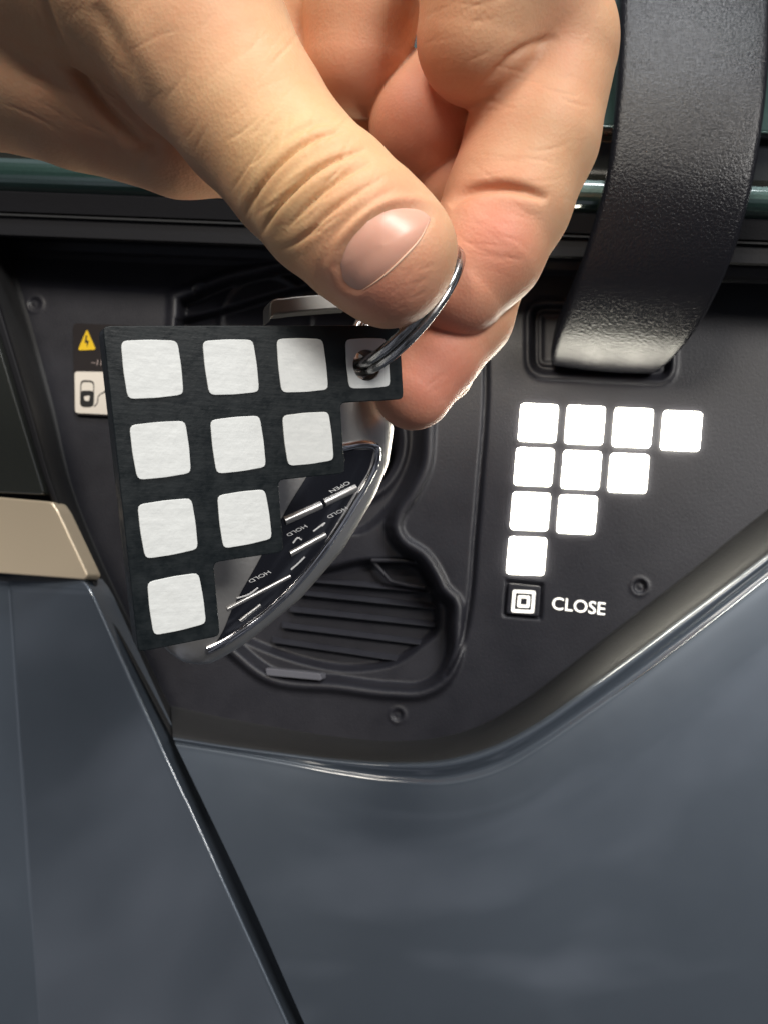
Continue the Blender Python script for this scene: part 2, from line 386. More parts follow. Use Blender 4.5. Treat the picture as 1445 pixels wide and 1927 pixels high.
qp = loft('quarter_panel', [(mid(C0, C1, .95), 17.0), (C1, 22.6), (mid(C1, C3, .8), 24.2), (C3, 24.8), (mid(C3, C4, .04), 25.05), (mid(C3, C4, .3), 26.2), (C4, 27.0), (mid(C4, C5, .5), 25), (C5, 18.0)], M['paint'], car, n=160, sub=8)
qp['label'] = 'blue-grey painted panel below the charging port'
eb = catmull([(1150, 1311), (1200, 1275.5), (1310, 1192.5), (1420, 1106.5), (1540, 1012.5), (1640, 936)], 40)
tube('highlight_bead', TRAY.at(eb[:, 0], eb[:, 1], 24.85), np.r_[np.linspace(.04, .28, 6), np.full(34, .28)], mat('highlight_gloss', (.5, .55, .58), .15, metal=.9), car, nseg=10)  # shiny bead added to draw a thin highlight along the panel edge
LO = [(-70, 380), (0, 594), (50, 755), (103, 929), (136, 1010), (170, 1085), (250, 1245), (328, 1396)]
LI = [(-20, 380), (45, 594), (90, 755), (134, 925), (165, 1005), (200, 1085), (265, 1218), (322, 1334)]
loft('port_flange', [(mid(LI, LO, -.25), -1.0), (LI, .5), (mid(LI, LO, .2), 4.0), (mid(LI, LO, .85), 20.0), (LO, 21.5)], M['flange'], car, n=60)
# black backing in the panel gaps
bk = TRAY.at([-140, 0, 180, 322, 420, 800, 640, -140], [300, 640, 1140, 1352, 1440, 2150, 2200, 2200], [12, 12, 10, 6, 6, 2, -20, -60])
link('gap_backing', bk, [list(range(8))], M['rubber'], car, smooth=False)
# rubber seal beside the lens
SO = [(-90, 380), (-10, 620), (40, 780), (90, 930), (112, 980), (165, 1095)]
SI = [(-60, 380), (6, 594), (55, 755), (106, 929), (136, 1005), (172, 1085)]
loft('lens_seal', [(mid(SO, SI, .1), 18), (mid(SO, SI, .25), 21.0), (mid(SO, SI, .6), 22.0), (SI, 21.0), (mid(SO, SI, 1.15), 18)], M['rubber'], car, n=50)
# lens, trim strip, lower panel
o = prism('tail_lamp_lens', TRAY, rounded([(-160, 250), (-125, 250), (84, 931), (-160, 920)], 8), 18, 23.5, M['glass'], car); bevel(o, 1.0)
o['label'] = 'dark glossy lens at the left edge'
o = prism('trim_strip', TRAY, rounded([(-150, 922), (98, 944), (110, 962), (166, 1082), (160, 1091), (-150, 1068)], 5), 18, 25, M['trim'], car); bevel(o, .9)
o['label'] = 'champagne coloured metal trim strip'
def lower_left():
    n, k = 60, 40
    G = []
    for i in range(n):
        t = i/(n - 1); v = 1088 + t*1000
        edge = 178 + (v - 1112)*(548 - 178)/(1927 - 1112)
        if v < 1112: edge = 160 + 18*((v - 1088)/24)
        crease = 22 + (v - 1150)*0.066
        uu = np.r_[np.linspace(-160, crease - 12, 8), np.linspace(crease - 8, crease + 14, 8), np.linspace(crease + 20, edge - 14, k - 26), np.linspace(edge - 11, edge, 10)]
        h = 26.0 - 0.0*uu
        h = h - 0.050*(edge - uu) + 0.075*np.maximum(0, crease - uu) - 0.00002*(uu - 200)**2
        e = np.clip((uu - (edge - 11))/11, 0, 1); h = h - 2.6*(1 - np.sqrt(np.maximum(0, 1 - e**2*.98)))
        tt = np.clip((1108 - v)/20, 0, 1); h = h - 2.6*(1 - math.sqrt(1 - .95*tt**2))
        G.append(TRAY.at(uu, np.full_like(uu, v) + .065*(uu - 160)*(v < 1500)*(1 - t*2 if t < .5 else 0), h))
    G = np.array(G); skirt = G[:, -1] - TRAY.n*9
    G = np.concatenate([G, skirt[:, None]], 1)
    o = link('door_panel', G.reshape(-1, 3), grid_faces(G.shape[0], G.shape[1]), M['paint'], car)
    o['label'] = 'dark painted panel left of the diagonal gap'
    return o
lower_left()
# quarter panel edge beside the gap
ge = catmull([(333, 1400), (395, 1532), (455, 1660), (555, 1885), (655, 2110)], 30)
a = TRAY.at(ge[:, 0], ge[:, 1], np.interp(ge[:, 1], [1400, 1420, 1500, 1660, 1885, 2110], [24.2, 25.4, 26.4, 27, 25, 18]))
link('panel_return', np.r_[a, a - TRAY.n*9], grid_faces(2, 30), M['paint'], car)

# ---- bodywork above the tray: profile swept along the sill
def sweep(name, prof, m, sub=5, auto=40):
    uu = np.linspace(-200, 1750, 60)
    pr = np.array(prof, float); 
    t = np.linspace(0, len(pr) - 1, (len(pr) - 1)*sub + 1); pv = np.interp(t, range(len(pr)), pr[:, 0]); ph = np.interp(t, range(len(pr)), pr[:, 1])
    G = np.array([TRAY.at(uu, v0 + .038*(uu - 1445), np.full_like(uu, h)) for v0, h in zip(pv, ph)])
    return link(name, G.reshape(-1, 3), grid_faces(len(pv), 60), m, car, auto=auto)
def arc(v0, h0, v1, h1, bulge, n=7):
    t = np.linspace(0, 1, n); return [(v0 + (v1 - v0)*x, h0 + (h1 - h0)*x + bulge*4*x*(1 - x)) for x in t]
o = sweep('tray_ledge', [(540, -1), (528, 1.0), (522, 3.0), (505, 4.0), (500, 4.0), (499, 10)], M['tray'])
o = sweep('upper_seal', [(501, 9), (500, 20), (496, 21), (464, 21.5), (462, 20)], M['rubber'])
o = sweep('upper_bead', arc(463, 21, 456, 21.5, 1.4) , M['flange'])
o = sweep('upper_seal', [(457, 20), (452, 22), (416, 24), (412, 23)], M['rubber'])
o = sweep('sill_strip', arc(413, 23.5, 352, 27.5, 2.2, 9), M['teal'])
o['label'] = 'painted strip above the tray'
o = sweep('window_trim', [(353, 26), (351, 22), (340, 21), (262, 24), (258, 27)], M['glass'])
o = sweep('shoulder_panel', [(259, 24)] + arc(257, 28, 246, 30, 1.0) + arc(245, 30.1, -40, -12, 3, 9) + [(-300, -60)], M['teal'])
o['label'] = 'painted car shoulder above the tray'

# ---- hinge arm of the port door
rows = [(-260, 1172, 1480, 22), (-130, 1170, 1468, 31), (0, 1166, 1456, 38), (100, 1164, 1450, 41), (200, 1157, 1440, 42), (330, 1140, 1419, 40), (450, 1108, 1388, 34.5), (540, 1079, 1352, 28), (620, 1050, 1308, 18.5), (668, 1036, 1268, 9.5), (690, 1034, 1243, 3), (700, 1036, 1225, -3)]
rr = np.array(rows, float); tt = np.linspace(0, len(rr) - 1, 90); x = np.arange(len(rr))
def cub(y):
    m = np.gradient(y); i = np.clip(tt.astype(int), 0, len(y) - 2); f = tt - i
    return (2*f**3 - 3*f**2 + 1)*y[i] + (f**3 - 2*f**2 + f)*m[i] + (-2*f**3 + 3*f**2)*y[i+1] + (f**3 - f**2)*m[i+1]
av, al, ar, ah = [cub(rr[:, k]) for k in range(4)]
G = []
th = np.linspace(0, math.pi, 9)
for i in range(90):
    L = TRAY.at(al[i], av[i] - 6, ah[i]); R_ = TRAY.at(ar[i], av[i] + 10, ah[i])
    i2 = min(i + 1, 89); i1 = max(i - 1, 0)
    tg = TRAY.at((al[i2] + ar[i2])/2, av[i2], ah[i2]) - TRAY.at((al[i1] + ar[i1])/2, av[i1], ah[i1])
    ex = (R_ - L); w = np.linalg.norm(ex); ex /= w
    nn = np.cross(ex, tg); nn /= np.linalg.norm(nn)
    if nn @ TRAY.n < 0 and nn[2] > 0: nn = -nn
    if np.cross(tg, ex) @ nn < 0: nn = np.cross(tg, ex)/np.linalg.norm(np.cross(tg, ex))
    row = []
    rc = 2.2; T = 8.0
    for a in np.linspace(math.pi/2, 0, 6)[::-1]:        # left rounded edge, from side to top
        row.append(L + ex*(rc - rc*math.cos(a)) - nn*(rc - rc*math.sin(a)))
    for s in np.linspace(0, 1, 14)[1:-1]:
        row.append(L + ex*(rc + (w - 2*rc)*s) + nn*.5*(1 - (2*s - 1)**2))
    for a in np.linspace(math.pi/2, 0, 6):
        row.append(R_ - ex*(rc - rc*math.cos(a)) - nn*(rc - rc*math.sin(a)))
    row.append(R_ - nn*T); row.append(L - nn*T)
    G.append(row)
G = np.array(G); nc = G.shape[1]
o = link('door_hinge_arm', G.reshape(-1, 3), np.r_[grid_faces(90, nc, True)], M['arm'], car, auto=50); fix_normals(o)
o['label'] = 'curved grained black plastic hinge arm of the port door'

# ------------------------------------------------------------------ key tag
TR = np.array([[0.8795, -0.4723, -0.0594], [0.4611, 0.8762, -0.1401], [0.1182, 0.0959, 0.9884]]); TT = np.array([-30.177, 96.584, 18.59])
PITCH = 10.5
def tagp(x, z, y=0.0):           # tag-local mm (x right, z up, y toward the camera) -> world mm
    return TR @ np.array([x, -y, z]) + TT
key_tag = empty('key_tag', (0, 0, 0), 'black stepped plastic key tag with ten white squares held in front of the port', 'key tag')
hw = 5.6
outline = [(-hw, hw), (3*PITCH + 5.9, hw), (3*PITCH + 5.9, -5.6), (2*PITCH + 5.6, -5.6), (2*PITCH + 5.6, -PITCH - 5.6), (PITCH + 5.5, -PITCH - 5.6), (PITCH + 5.5, -2*PITCH - 5.6), (5.6, -2*PITCH - 5.6), (5.6, -3*PITCH - 5.7), (-hw, -3*PITCH - 5.7)]
HOLE_R = 2.3; HX, HZ = 3*PITCH - .2, -.25
def extrude_with_hole(name, outl, y0, y1, m, parent, hole, bev):
    o2 = rounded(outl, .9 if name == 'plate' else .8, 3)
    bm = bmesh.new()
    ov = [bm.verts.new((x, z, 0)) for x, z in o2]
    edges = [bm.edges.new((ov[i], ov[(i+1) % len(ov)])) for i in range(len(ov))]
    if hole:
        hv = [bm.verts.new((HX + HOLE_R*math.cos(a), HZ + HOLE_R*math.sin(a), 0)) for a in np.linspace(0, 2*math.pi, 37)[:-1]]
        edges += [bm.edges.new((hv[i], hv[(i+1) % 36])) for i in range(36)]
    bmesh.ops.triangle_fill(bm, use_beauty=True, edges=edges)
    f = list(bm.faces)
    r = bmesh.ops.extrude_face_region(bm, geom=f)
    for e in r['geom']:
        if isinstance(e, bmesh.types.BMVert): e.co.z = 1
    bmesh.ops.recalc_face_normals(bm, faces=bm.faces)
    for v in bm.verts:
        v.co = Vector(tagp(v.co.x, v.co.y, y1 if v.co.z > .5 else y0)) * MM
    bmesh.ops.recalc_face_normals(bm, faces=bm.faces)
    me = bpy.data.meshes.new(name); bm.to_mesh(me); bm.free()
    o = bpy.data.objects.new(name, me); COL.objects.link(o); me.materials.append(m); o.parent = parent
    bevel(o, bev, 2, 60); return o
extrude_with_hole('plate', outline, -4.2, 0.0, M['tag'], key_tag, True, .22)
for (c, r) in sq:
    w = 3.62 - .1*(c == 3); x0, z0 = c*PITCH, -r*PITCH
    j = rng.uniform(-.12, .12, (4, 2))
    q = np.array([(-w, w), (w - .15, w + .1), (w + .1, -w + .12), (-w + .25, -w - .12)]) + j + (x0, z0)
    # slightly bowed sides
    qq = []
    for i in range(4):
        a, b = q[i], q[(i+1) % 4]; qq.append(a); nrm = (a + b)/2 - (x0, z0); qq.append((a + b)/2 + nrm/np.linalg.norm(nrm)*.14)
    extrude_with_hole('white_square', qq, -.4, .16 + .05*rng.random(), M['white'], key_tag, (c, r) == (3, 0), .06)

# ------------------------------------------------------------------ split ring
A = P(688, 689, 110.5); B = P(826, 556, 103.5); Cc = P(855, 470, 109.5)
ab, ac = B - A, Cc - A; nrm = np.cross(ab, ac); n2 = nrm @ nrm
cen = A + (np.cross(nrm, ab)*(ac @ ac) + np.cross(ac, nrm)*(ab @ ab)) / (2*n2)
RR = np.linalg.norm(A - cen); nrm /= np.linalg.norm(nrm); e1 = (A - cen)/RR; e2 = np.cross(nrm, e1)
print('RING radius', RR, 'centre', cen)
turns = 1.93; th = np.linspace(0, 2*math.pi*turns, 200) + 3.6
off = np.interp(th, [3.6, 3.6 + 2*math.pi*.9, 3.6 + 2*math.pi*1.03, 3.6 + 2*math.pi*turns], [-.70, -.70, .70, .70])
pts = np.array([cen + RR*(math.cos(t)*e1 + math.sin(t)*e2) + o_*nrm for t, o_ in zip(th, off)])
Vv = []
for i in range(200):
    rad = (pts[i] - off[i]*nrm - cen)/RR
    for k in range(10):
        a = 2*math.pi*k/10
        Vv.append(pts[i] + rad*.9*np.sign(math.cos(a))*abs(math.cos(a))**.7 + nrm*.68*np.sign(math.sin(a))*abs(math.sin(a))**.7)
o = link('split_ring', Vv, [list(f) for f in grid_faces(200, 10, True)] + [list(range(10)), list(range(1990, 2000))], M['steel'], auto=60); fix_normals(o)
o['label'] = 'worn steel split ring pinched by the thumb and threaded through the tag'; o['category'] = 'key ring'

# ------------------------------------------------------------------ key fob behind the tag
fob = empty('key_fob', (0, 0, 0), 'silver and black key fob with chrome rim hanging behind the tag', 'key fob')
AX = np.array([345., 1244.]); DL = np.array([.346, -.938]); DW = np.array([.938, .346])
SS = [0, 8, 20, 74, 187, 299, 413, 480, 549, 600, 632, 650, 660]; WW = [0, 34, 54, 98, 165, 208, 229, 232, 218, 160, 100, 50, 0]
def wid(s): return np.interp(s, SS, WW)
def wl(s): return np.interp(s, [0, 300, 480, 560, 640, 738], [1, .9, .75, .45, .25, .3])
def fpx(s, p): return AX[0] + DL[0]*s + DW[0]*p, AX[1] + DL[1]*s + DW[1]*p
def fth(s, p):     # thickness above the mid plane, mm
    w = np.maximum(wid(s), 1e-3); q = np.clip(np.abs(p)/w, 0, 1)
    e = np.clip(np.minimum(s, 660 - s)/120, 0, 1); e = np.sqrt(1 - (1 - e)**2)
    return 6.5*e*(1 - q**2.6)**.5
ss = 660*(1 - np.cos(np.linspace(0, math.pi, 90)))/2; ss[0] = .01; ss[-1] = 659.99
qs = np.sin(np.linspace(-math.pi/2, math.pi/2, 61))
wsm = wid(ss); 
S, Q = np.meshgrid(ss, qs, indexing='ij'); Pp = Q*wid(S)
Pp = np.where(Pp < 0, Pp*wl(S), Pp); uu, vv = fpx(S, Pp); tf = fth(S, np.abs(Q)*wid(S))
front = FOB.at(uu, vv, 0) + FOB.n*tf[..., None]; back = FOB.at(uu, vv, 0) - FOB.n*tf[..., None]
vts = np.r_[front.reshape(-1, 3), back.reshape(-1, 3)]; nf = front.shape[0]*front.shape[1]
g = grid_faces(*S.shape)
o = link('shell', vts, np.r_[g, g[:, ::-1] + nf], M['silver'], fob)
bm = bmesh.new(); bm.from_mesh(o.data); bmesh.ops.remove_doubles(bm, verts=bm.verts, dist=2e-5); bmesh.ops.recalc_face_normals(bm, faces=bm.faces)
bmesh.ops.smooth_vert(bm, verts=bm.verts, factor=.5, use_axis_x=True, use_axis_y=True, use_axis_z=True); bm.to_mesh(o.data); bm.free()
def on_fob(u, v, lift=0.0):
    u = np.asarray(u, float); v = np.asarray(v, float)
    # remove parallax: the point seen at (u,v) on the domed face
    t = np.zeros(np.broadcast(u, v).shape)
    for _ in range(6):
        X = FOB.at(u, v, t); b = X - FOB.n*t[..., None]
        bu = CU + F*b[..., 0]/b[..., 1]; bv = CV - F*b[..., 2]/b[..., 1]
        r0, r1 = bu - AX[0], bv - AX[1]
        t = .5*t + .5*fth(r0*DL[0] + r1*DL[1], r0*DW[0] + r1*DW[1])
    return FOB.at(u, v, t + lift)
def fob_patch(name, left, right, m, lift, n=40, k=14):
    l = catmull(left, n); r = catmull(right, n); s = np.linspace(0, 1, k)
    G = l[:, None]*(1 - s[None, :, None]) + r[:, None]*s[None, :, None]
    return link(name, on_fob(G[..., 0], G[..., 1], lift).reshape(-1, 3), grid_faces(n, k), m, fob)
fob_patch('button_panel', [(640, 846), (600, 870), (560, 925), (520, 995), (484, 1062), (436, 1150), (418, 1192), (408, 1208)], [(704, 846), (694, 884), (668, 926), (634, 984), (592, 1050), (530, 1118), (462, 1176), (412, 1212)], M['gloss'], .25)
rim = catmull([(600, 852), (650, 841), (690, 836), (708, 841), (709, 862), (694, 900), (672, 938), (640, 990), (597, 1052), (534, 1122), (464, 1180), (410, 1214), (392, 1222)], 70)
tube('chrome_rim', on_fob(rim[:, 0], rim[:, 1], .25), .75, M['chrome'], fob, nseg=10)
for (a, b, r) in (((536, 980), (604, 950), .8), ((610, 946), (668, 918), .8), ((546, 1042), (612, 1006), .6), ((428, 1146), (546, 1084), .45), ((452, 1168), (490, 1138), .4)):
    t = np.linspace(0, 1, 10)
    tube('button_divider', on_fob(a[0] + (b[0]-a[0])*t, a[1] + (b[1]-a[1])*t, .05), r, M['silver'], fob, nseg=8)
# printed marks, upside down and slanted as the face is turned away
def fob_text(body, u, v, size, ang=-27, shear=.55, squash=.62):
    ca, sa = math.cos(math.radians(ang)), math.sin(math.radians(ang))
    def place(x, y, z):
        x, y = -x*size, -y*size*squash; x = x + shear*(-y)
        return on_fob(u + x*ca + y*sa, v + x*sa - y*ca, .34 + z*.05)
    text_mesh('button_lettering', body, place, 1.0, M['print'], fob, depth=0.2, bold=.0)
fob_text('HOLD', 651, 953, 15); fob_text('HOLD', 575, 987, 15); fob_text('HOLD', 506, 1073, 16); fob_text('OPEN', 655, 905, 16)
for (a, b, c) in (((590, 1000), (612, 984), (606, 990)), ((552, 1022), (562, 1012), (568, 1016)), ((446, 1126), (470, 1118), (486, 1106)), ((548, 1072), (562, 1060), (574, 1048))):
    q = catmull([a, b, c], 8); tube('button_icon', on_fob(q[:, 0], q[:, 1], .3), .14, M['print'], fob, nseg=5)
# metal loop at the top of the fob
lp = catmull([(507, 583), (512, 572), (540, 566), (600, 560), (660, 556)], 20)
top = FOB.at(lp[:, 0], lp[:, 1] - 6, 4); bot = FOB.at(lp[:, 0], lp[:, 1] + 24, 4)
vts = np.r_[top, bot, top - FOB.n*5, bot - FOB.n*5]; f = [list(q) for q in grid_faces(2, 20)] + [[q[0]+40, q[3]+40, q[2]+40, q[1]+40] for q in grid_faces(2, 20)]
f += [[i, i+40, i+41, i+1] for i in range(19)] + [[20+i, 21+i, 61+i, 60+i] for i in range(19)] + [[0, 20, 60, 40], [19, 59, 79, 39]]
o = link('loop', vts, f, mat('loop_metal', (.17, .165, .155), .4, metal=.7), fob, auto=40); fix_normals(o); bevel(o, .5)

# ------------------------------------------------------------------ the hand (signed distance field -> one continuous skin)
def chain(pts): return [(P(u, v, y), r) for u, v, y, r in pts]
GROUPS = [
    # name, chains, inner blend
    ('thumb', [chain([(736, 484, 99, 7.9), (684, 441, 99.5, 9.6), (620, 385, 101, 10.0), (558, 325, 103, 9.9), (470, 215, 105, 10.9), (375, 80, 106, 13.2), (250, -110, 106, 17)])], 2.5),
    ('heel', [chain([(-300, -60, 120, 22), (-60, 45, 121, 18.5), (150, 145, 122, 14.2), (340, 225, 122, 12.0), (420, 240, 124, 11)])], 3.0),
    ('wrist', [chain([(-300, -150, 112, 20), (0, -60, 113, 16), (200, -80, 110, 16)])], 3.0),
    ('palm', [chain([(560, -170, 128, 12), (585, 20, 130, 9.0), (600, 130, 136, 10)]), chain([(400, 100, 128, 12), (620, 230, 142, 12), (760, 260, 146, 12)])], 3.0),
    ('index_root', [chain([(980, -220, 106, 11.5), (935, -80, 110, 10.9), (903, 70, 114, 9.8)]), chain([(935, -80, 112, 10.9), (1046, 70, 119, 9.6)])], 3.0),
    ('index', [chain([(1043, 105, 120, 9.9), (1000, 260, 121, 10.7), (955, 380, 121, 10.2), (912, 470, 120.5, 9.6), (864, 535, 120.5, 8.4)])], 2.0),
    ('middle_root', [chain([(690, -150, 122, 11), (676, 20, 126, 10), (672, 110, 128, 9.4)])], 2.0),
    ('middle', [chain([(905, 130, 131, 10), (795, 236, 129, 9.4)]), chain([(960, 200, 133, 10), (930, 400, 132, 9.5), (874, 592, 129, 8.4), (822, 664, 127, 7.6), (778, 733, 126, 6.9)])], 1.5),
    ('ring', [chain([(870, 350, 138, 8.6), (846, 560, 140, 8.0), (832, 700, 138, 5.9)]), chain([(858, 352, 133, 8.2), (930, 360, 136, 9)])], 1.0),
]
lo = np.array([-82., 82., 8.]); hi = np.array([46., 158., 88.]); HS = 0.5
gx, gy, gz = [np.arange(lo[i], hi[i], HS, dtype=np.float32) for i in range(3)]
def smin(a, b, k):
    h = np.maximum(k - np.abs(a - b), 0)/k
    return np.minimum(a, b) - h*h*k*.25
def seg_sdf(X, Y, Z, a, ra, b, rb):
    ab = (b - a).astype(np.float32); L = float(ab @ ab)
    t = np.clip(((X - a[0])*ab[0] + (Y - a[1])*ab[1] + (Z - a[2])*ab[2])/L, 0, 1)
    return np.sqrt((X - a[0] - t*ab[0])**2 + (Y - a[1] - t*ab[1])**2 + (Z - a[2] - t*ab[2])**2) - (ra + (rb - ra)*t)
def group_sdf(X, Y, Z, g):
    d = None
    for ch in g[1]:
        dc = None
        for (a, ra), (b, rb) in zip(ch[:-1], ch[1:]):
            s = seg_sdf(X, Y, Z, a, ra, b, rb); dc = s if dc is None else smin(dc, s, 1.2)
        d = dc if d is None else smin(d, dc, g[2])
    if g[0] == 'thumb':                      # squarer, flattened finger end
        c = P(764, 458, 99); 
        d = smin(d, np.sqrt((X - c[0])**2 + (Y - c[1] - 1)**2 + (Z - c[2])**2) - 6.0, 4.0)
        c = P(728, 525, 101)
        d = smin(d, np.sqrt((X - c[0])**2 + (Y - c[1])**2 + (Z - c[2])**2) - 6.0, 4.0)
    return d
BLEND = {('heel', 'thumb'): 2.0, ('wrist', 'thumb'): 8.0, ('wrist', 'heel'): 7.0, ('palm', 'heel'): 5.0, ('index', 'index_root'): 1.0}
def hand_sdf(X, Y, Z):
    D = None; acc = {}
    for g in GROUPS:
        acc[g[0]] = group_sdf(X, Y, Z, g)
    th = smin(acc['thumb'], acc['wrist'], 8.0)
    th = smin(th, acc['heel'], 1.2)
    idx = smin(acc['index'], acc['index_root'], 1.3)
    D = smin(th, acc['palm'], .8)
    D = smin(D, acc['middle_root'], .6); D = smin(D, acc['middle'], .5); D = smin(D, acc['ring'], .5); D = smin(D, idx, .5)
    return D
def surface_nets(Fv):
    nx, ny, nz = Fv.shape
    ins = Fv < 0
    c = np.zeros((nx-1, ny-1, nz-1), np.int8)
    for dx in (0, 1):
        for dy in (0, 1):
            for dz in (0, 1): c += ins[dx:nx-1+dx, dy:ny-1+dy, dz:nz-1+dz]
    cells = np.argwhere((c > 0) & (c < 8)); idx = -np.ones(c.shape, np.int32); idx[tuple(cells.T)] = np.arange(len(cells))
    acc = np.zeros((len(cells), 3)); cnt = np.zeros(len(cells))
    corners = [(a, b, d) for a in (0, 1) for b in (0, 1) for d in (0, 1)]
    val = {k: Fv[cells[:, 0]+k[0], cells[:, 1]+k[1], cells[:, 2]+k[2]] for k in corners}
    for k in corners:
        for ax in range(3):
            if k[ax] == 0:
                k2 = list(k); k2[ax] = 1; k2 = tuple(k2); a, b = val[k], val[k2]
                m = (a < 0) != (b < 0); t = np.zeros_like(a); t[m] = a[m]/(a[m] - b[m])
                p = np.tile(np.array(k, float), (len(cells), 1)); p[:, ax] += t
                acc[m] += p[m]; cnt[m] += 1
    vtx = cells + acc/cnt[:, None]
    quads = []
    for ax in range(3):
        o1, o2 = [(1, 2), (2, 0), (0, 1)][ax]
        sl0 = [slice(None)]*3; sl1 = [slice(None)]*3; sl0[ax] = slice(0, -1); sl1[ax] = slice(1, None)
        a, b = ins[tuple(sl0)], ins[tuple(sl1)]
        e = np.argwhere(a != b); ok = (e[:, o1] > 0) & (e[:, o2] > 0) & (e[:, o1] < Fv.shape[o1]-1) & (e[:, o2] < Fv.shape[o2]-1); e = e[ok]
        flip = a[tuple(e.T)]
        def cell(d1, d2):
            q = e.copy(); q[:, o1] -= d1; q[:, o2] -= d2; return idx[tuple(q.T)]
        q = np.stack([cell(1, 1), cell(0, 1), cell(0, 0), cell(1, 0)], 1)
        q = np.where(flip[:, None], q, q[:, ::-1]); quads.append(q)
    return vtx, np.concatenate(quads)
XX, YY, ZZ = np.meshgrid(gx, gy, gz, indexing='ij')
FV = hand_sdf(XX, YY, ZZ)
vtx, quads = surface_nets(FV)
hv = lo + vtx*HS
del XX, YY, ZZ, FV
def refine(v, q):                       # split every quad in four
    e = np.sort(np.concatenate([q[:, [0, 1]], q[:, [1, 2]], q[:, [2, 3]], q[:, [3, 0]]]), axis=1)
    ue, inv = np.unique(e, axis=0, return_inverse=True); inv = inv.reshape(-1)
    n = len(v); m = len(q); em = n + inv.reshape(4, m); fm = n + len(ue) + np.arange(m)
    nv = np.concatenate([v, v[ue].mean(1), v[q].mean(1)])
    nq = np.concatenate([np.stack([q[:, k], em[k], fm, em[k-1]], 1) for k in range(4)])
    return nv, nq
hv, quads = refine(hv, quads)
# vertex normals from the field
def grad(p, e=.3):
    g = np.zeros_like(p)
    for k in range(3):
        d = np.zeros(3); d[k] = e
        g[:, k] = hand_sdf(*(p + d).T) - hand_sdf(*(p - d).T)
    return g/np.maximum(np.linalg.norm(g, axis=1), 1e-6)[:, None]
N = grad(hv)
hv = hv - N*hand_sdf(*hv.T)[:, None]*.9
print('HAND verts', len(hv))
pu = CU + F*hv[:, 0]/hv[:, 1]; pv = CV - F*hv[:, 2]/hv[:, 1]
td = group_sdf(hv[:, 0], hv[:, 1], hv[:, 2], GROUPS[0]); facing = np.clip(-N[:, 1]*1.6, 0, 1)
on_thumb = np.clip(1 - td/1.0, 0, 1)*facing
disp = np.zeros(len(hv))
def crease(pts, depth, w, mask, ridge=.45):
    global disp
    c = catmull(pts, 24); s = np.linspace(0, 1, 24)
    d = np.full(len(pu), 1e9); best = np.zeros(len(pu))
    for i in range(23):
        a, b = c[i], c[i+1]; e = b - a; L = e @ e
        t = np.clip(((pu - a[0])*e[0] + (pv - a[1])*e[1])/L, 0, 1); dd = np.hypot(pu - a[0] - t*e[0], pv - a[1] - t*e[1])
        m = dd < d; d[m] = dd[m]; best[m] = ((i + t)/23)[m]
    fade = np.clip(np.sin(math.pi*best), 0, 1)**.7
    disp += mask*fade*(-depth*np.exp(-(d/w)**2) + ridge*depth*np.exp(-((d - max(14, 2.6*w))/max(9, 1.6*w))**2))
crease([(655, 243), (590, 262), (530, 306), (480, 368), (458, 415)], .62, 4, on_thumb, .35)
crease([(690, 280), (620, 306), (560, 350), (508, 412), (490, 446)], .70, 4, on_thumb, .35)
crease([(705, 303), (650, 330), (590, 376), (540, 430)], .52, 3.8, on_thumb, .3)
crease([(725, 330), (672, 362), (620, 400), (565, 452), (520, 474)], .42, 4.5, on_thumb, .3)
crease([(640, 228), (600, 232), (560, 250), (530, 272)], .22, 6, on_thumb, .5)
crease([(745, 352), (700, 382), (650, 420), (612, 462)], .22, 6, on_thumb, .4)
crease([(560, 200), (510, 250), (470, 310)], .18, 12, on_thumb)
mk = facing*(1 - on_thumb)
crease([(70, -30), (118, 90), (165, 160), (215, 220), (300, 292)], 1.5, 9, facing, .25)
crease([(180, 5), (215, 70), (240, 130), (262, 190)], .5, 16, facing, .5)
crease([(0, 80), (60, 130), (140, 175)], .5, 18, facing, .3)
crease([(300, 262), (278, 288), (250, 312)], .6, 12, mk, .3)
crease([(845, 388), (880, 362), (930, 352), (990, 360), (1030, 376)], 1.3, 9, mk, .12)
crease([(875, 200), (920, 150), (980, 95), (1050, 68)], .7, 9, mk, .08)
# shallow random skin lines
def fine(cu_, cv_, ang, ln, n, spread, depth):
    global disp
    near = np.hypot(pu - cu_, pv - cv_) < max(spread) + ln; ix = np.where(near & (facing > .05))[0]
    x, y = pu[ix], pv[ix]; acc = np.zeros(len(ix))
    for _ in range(n):
        a = math.radians(ang + rng.normal(0, 16)); L = ln*rng.uniform(.4, 1); c0 = np.array([cu_ + rng.uniform(-1, 1)*spread[0], cv_ + rng.uniform(-1, 1)*spread[1]])
        dx, dy = x - c0[0], y - c0[1]; t = dx*math.cos(a) + dy*math.sin(a); q = -dx*math.sin(a) + dy*math.cos(a) + .004*t*t*rng.uniform(-1, 1)
        acc -= depth*rng.uniform(.4, 1)*np.exp(-(q/3.2)**2)*np.clip(1 - (t/L)**2, 0, 1)
    disp[ix] += acc*facing[ix]
fine(560, 330, -45, 60, 26, (110, 110), .16); fine(400, 160, -50, 60, 30, (160, 130), .07); fine(760, 540, -35, 30, 14, (50, 40), .06)
fine(1000, 260, 10, 60, 22, (90, 150), .08); fine(950, 450, 15, 50, 22, (70, 70), .055); fine(840, 700, -35, 45, 16, (60, 60), .055)
fine(120, 170, 40, 80, 22, (130, 110), .10); fine(880, 70, -20, 60, 14, (80, 80), .07); fine(640, 400, -50, 40, 14, (70, 60), .10)
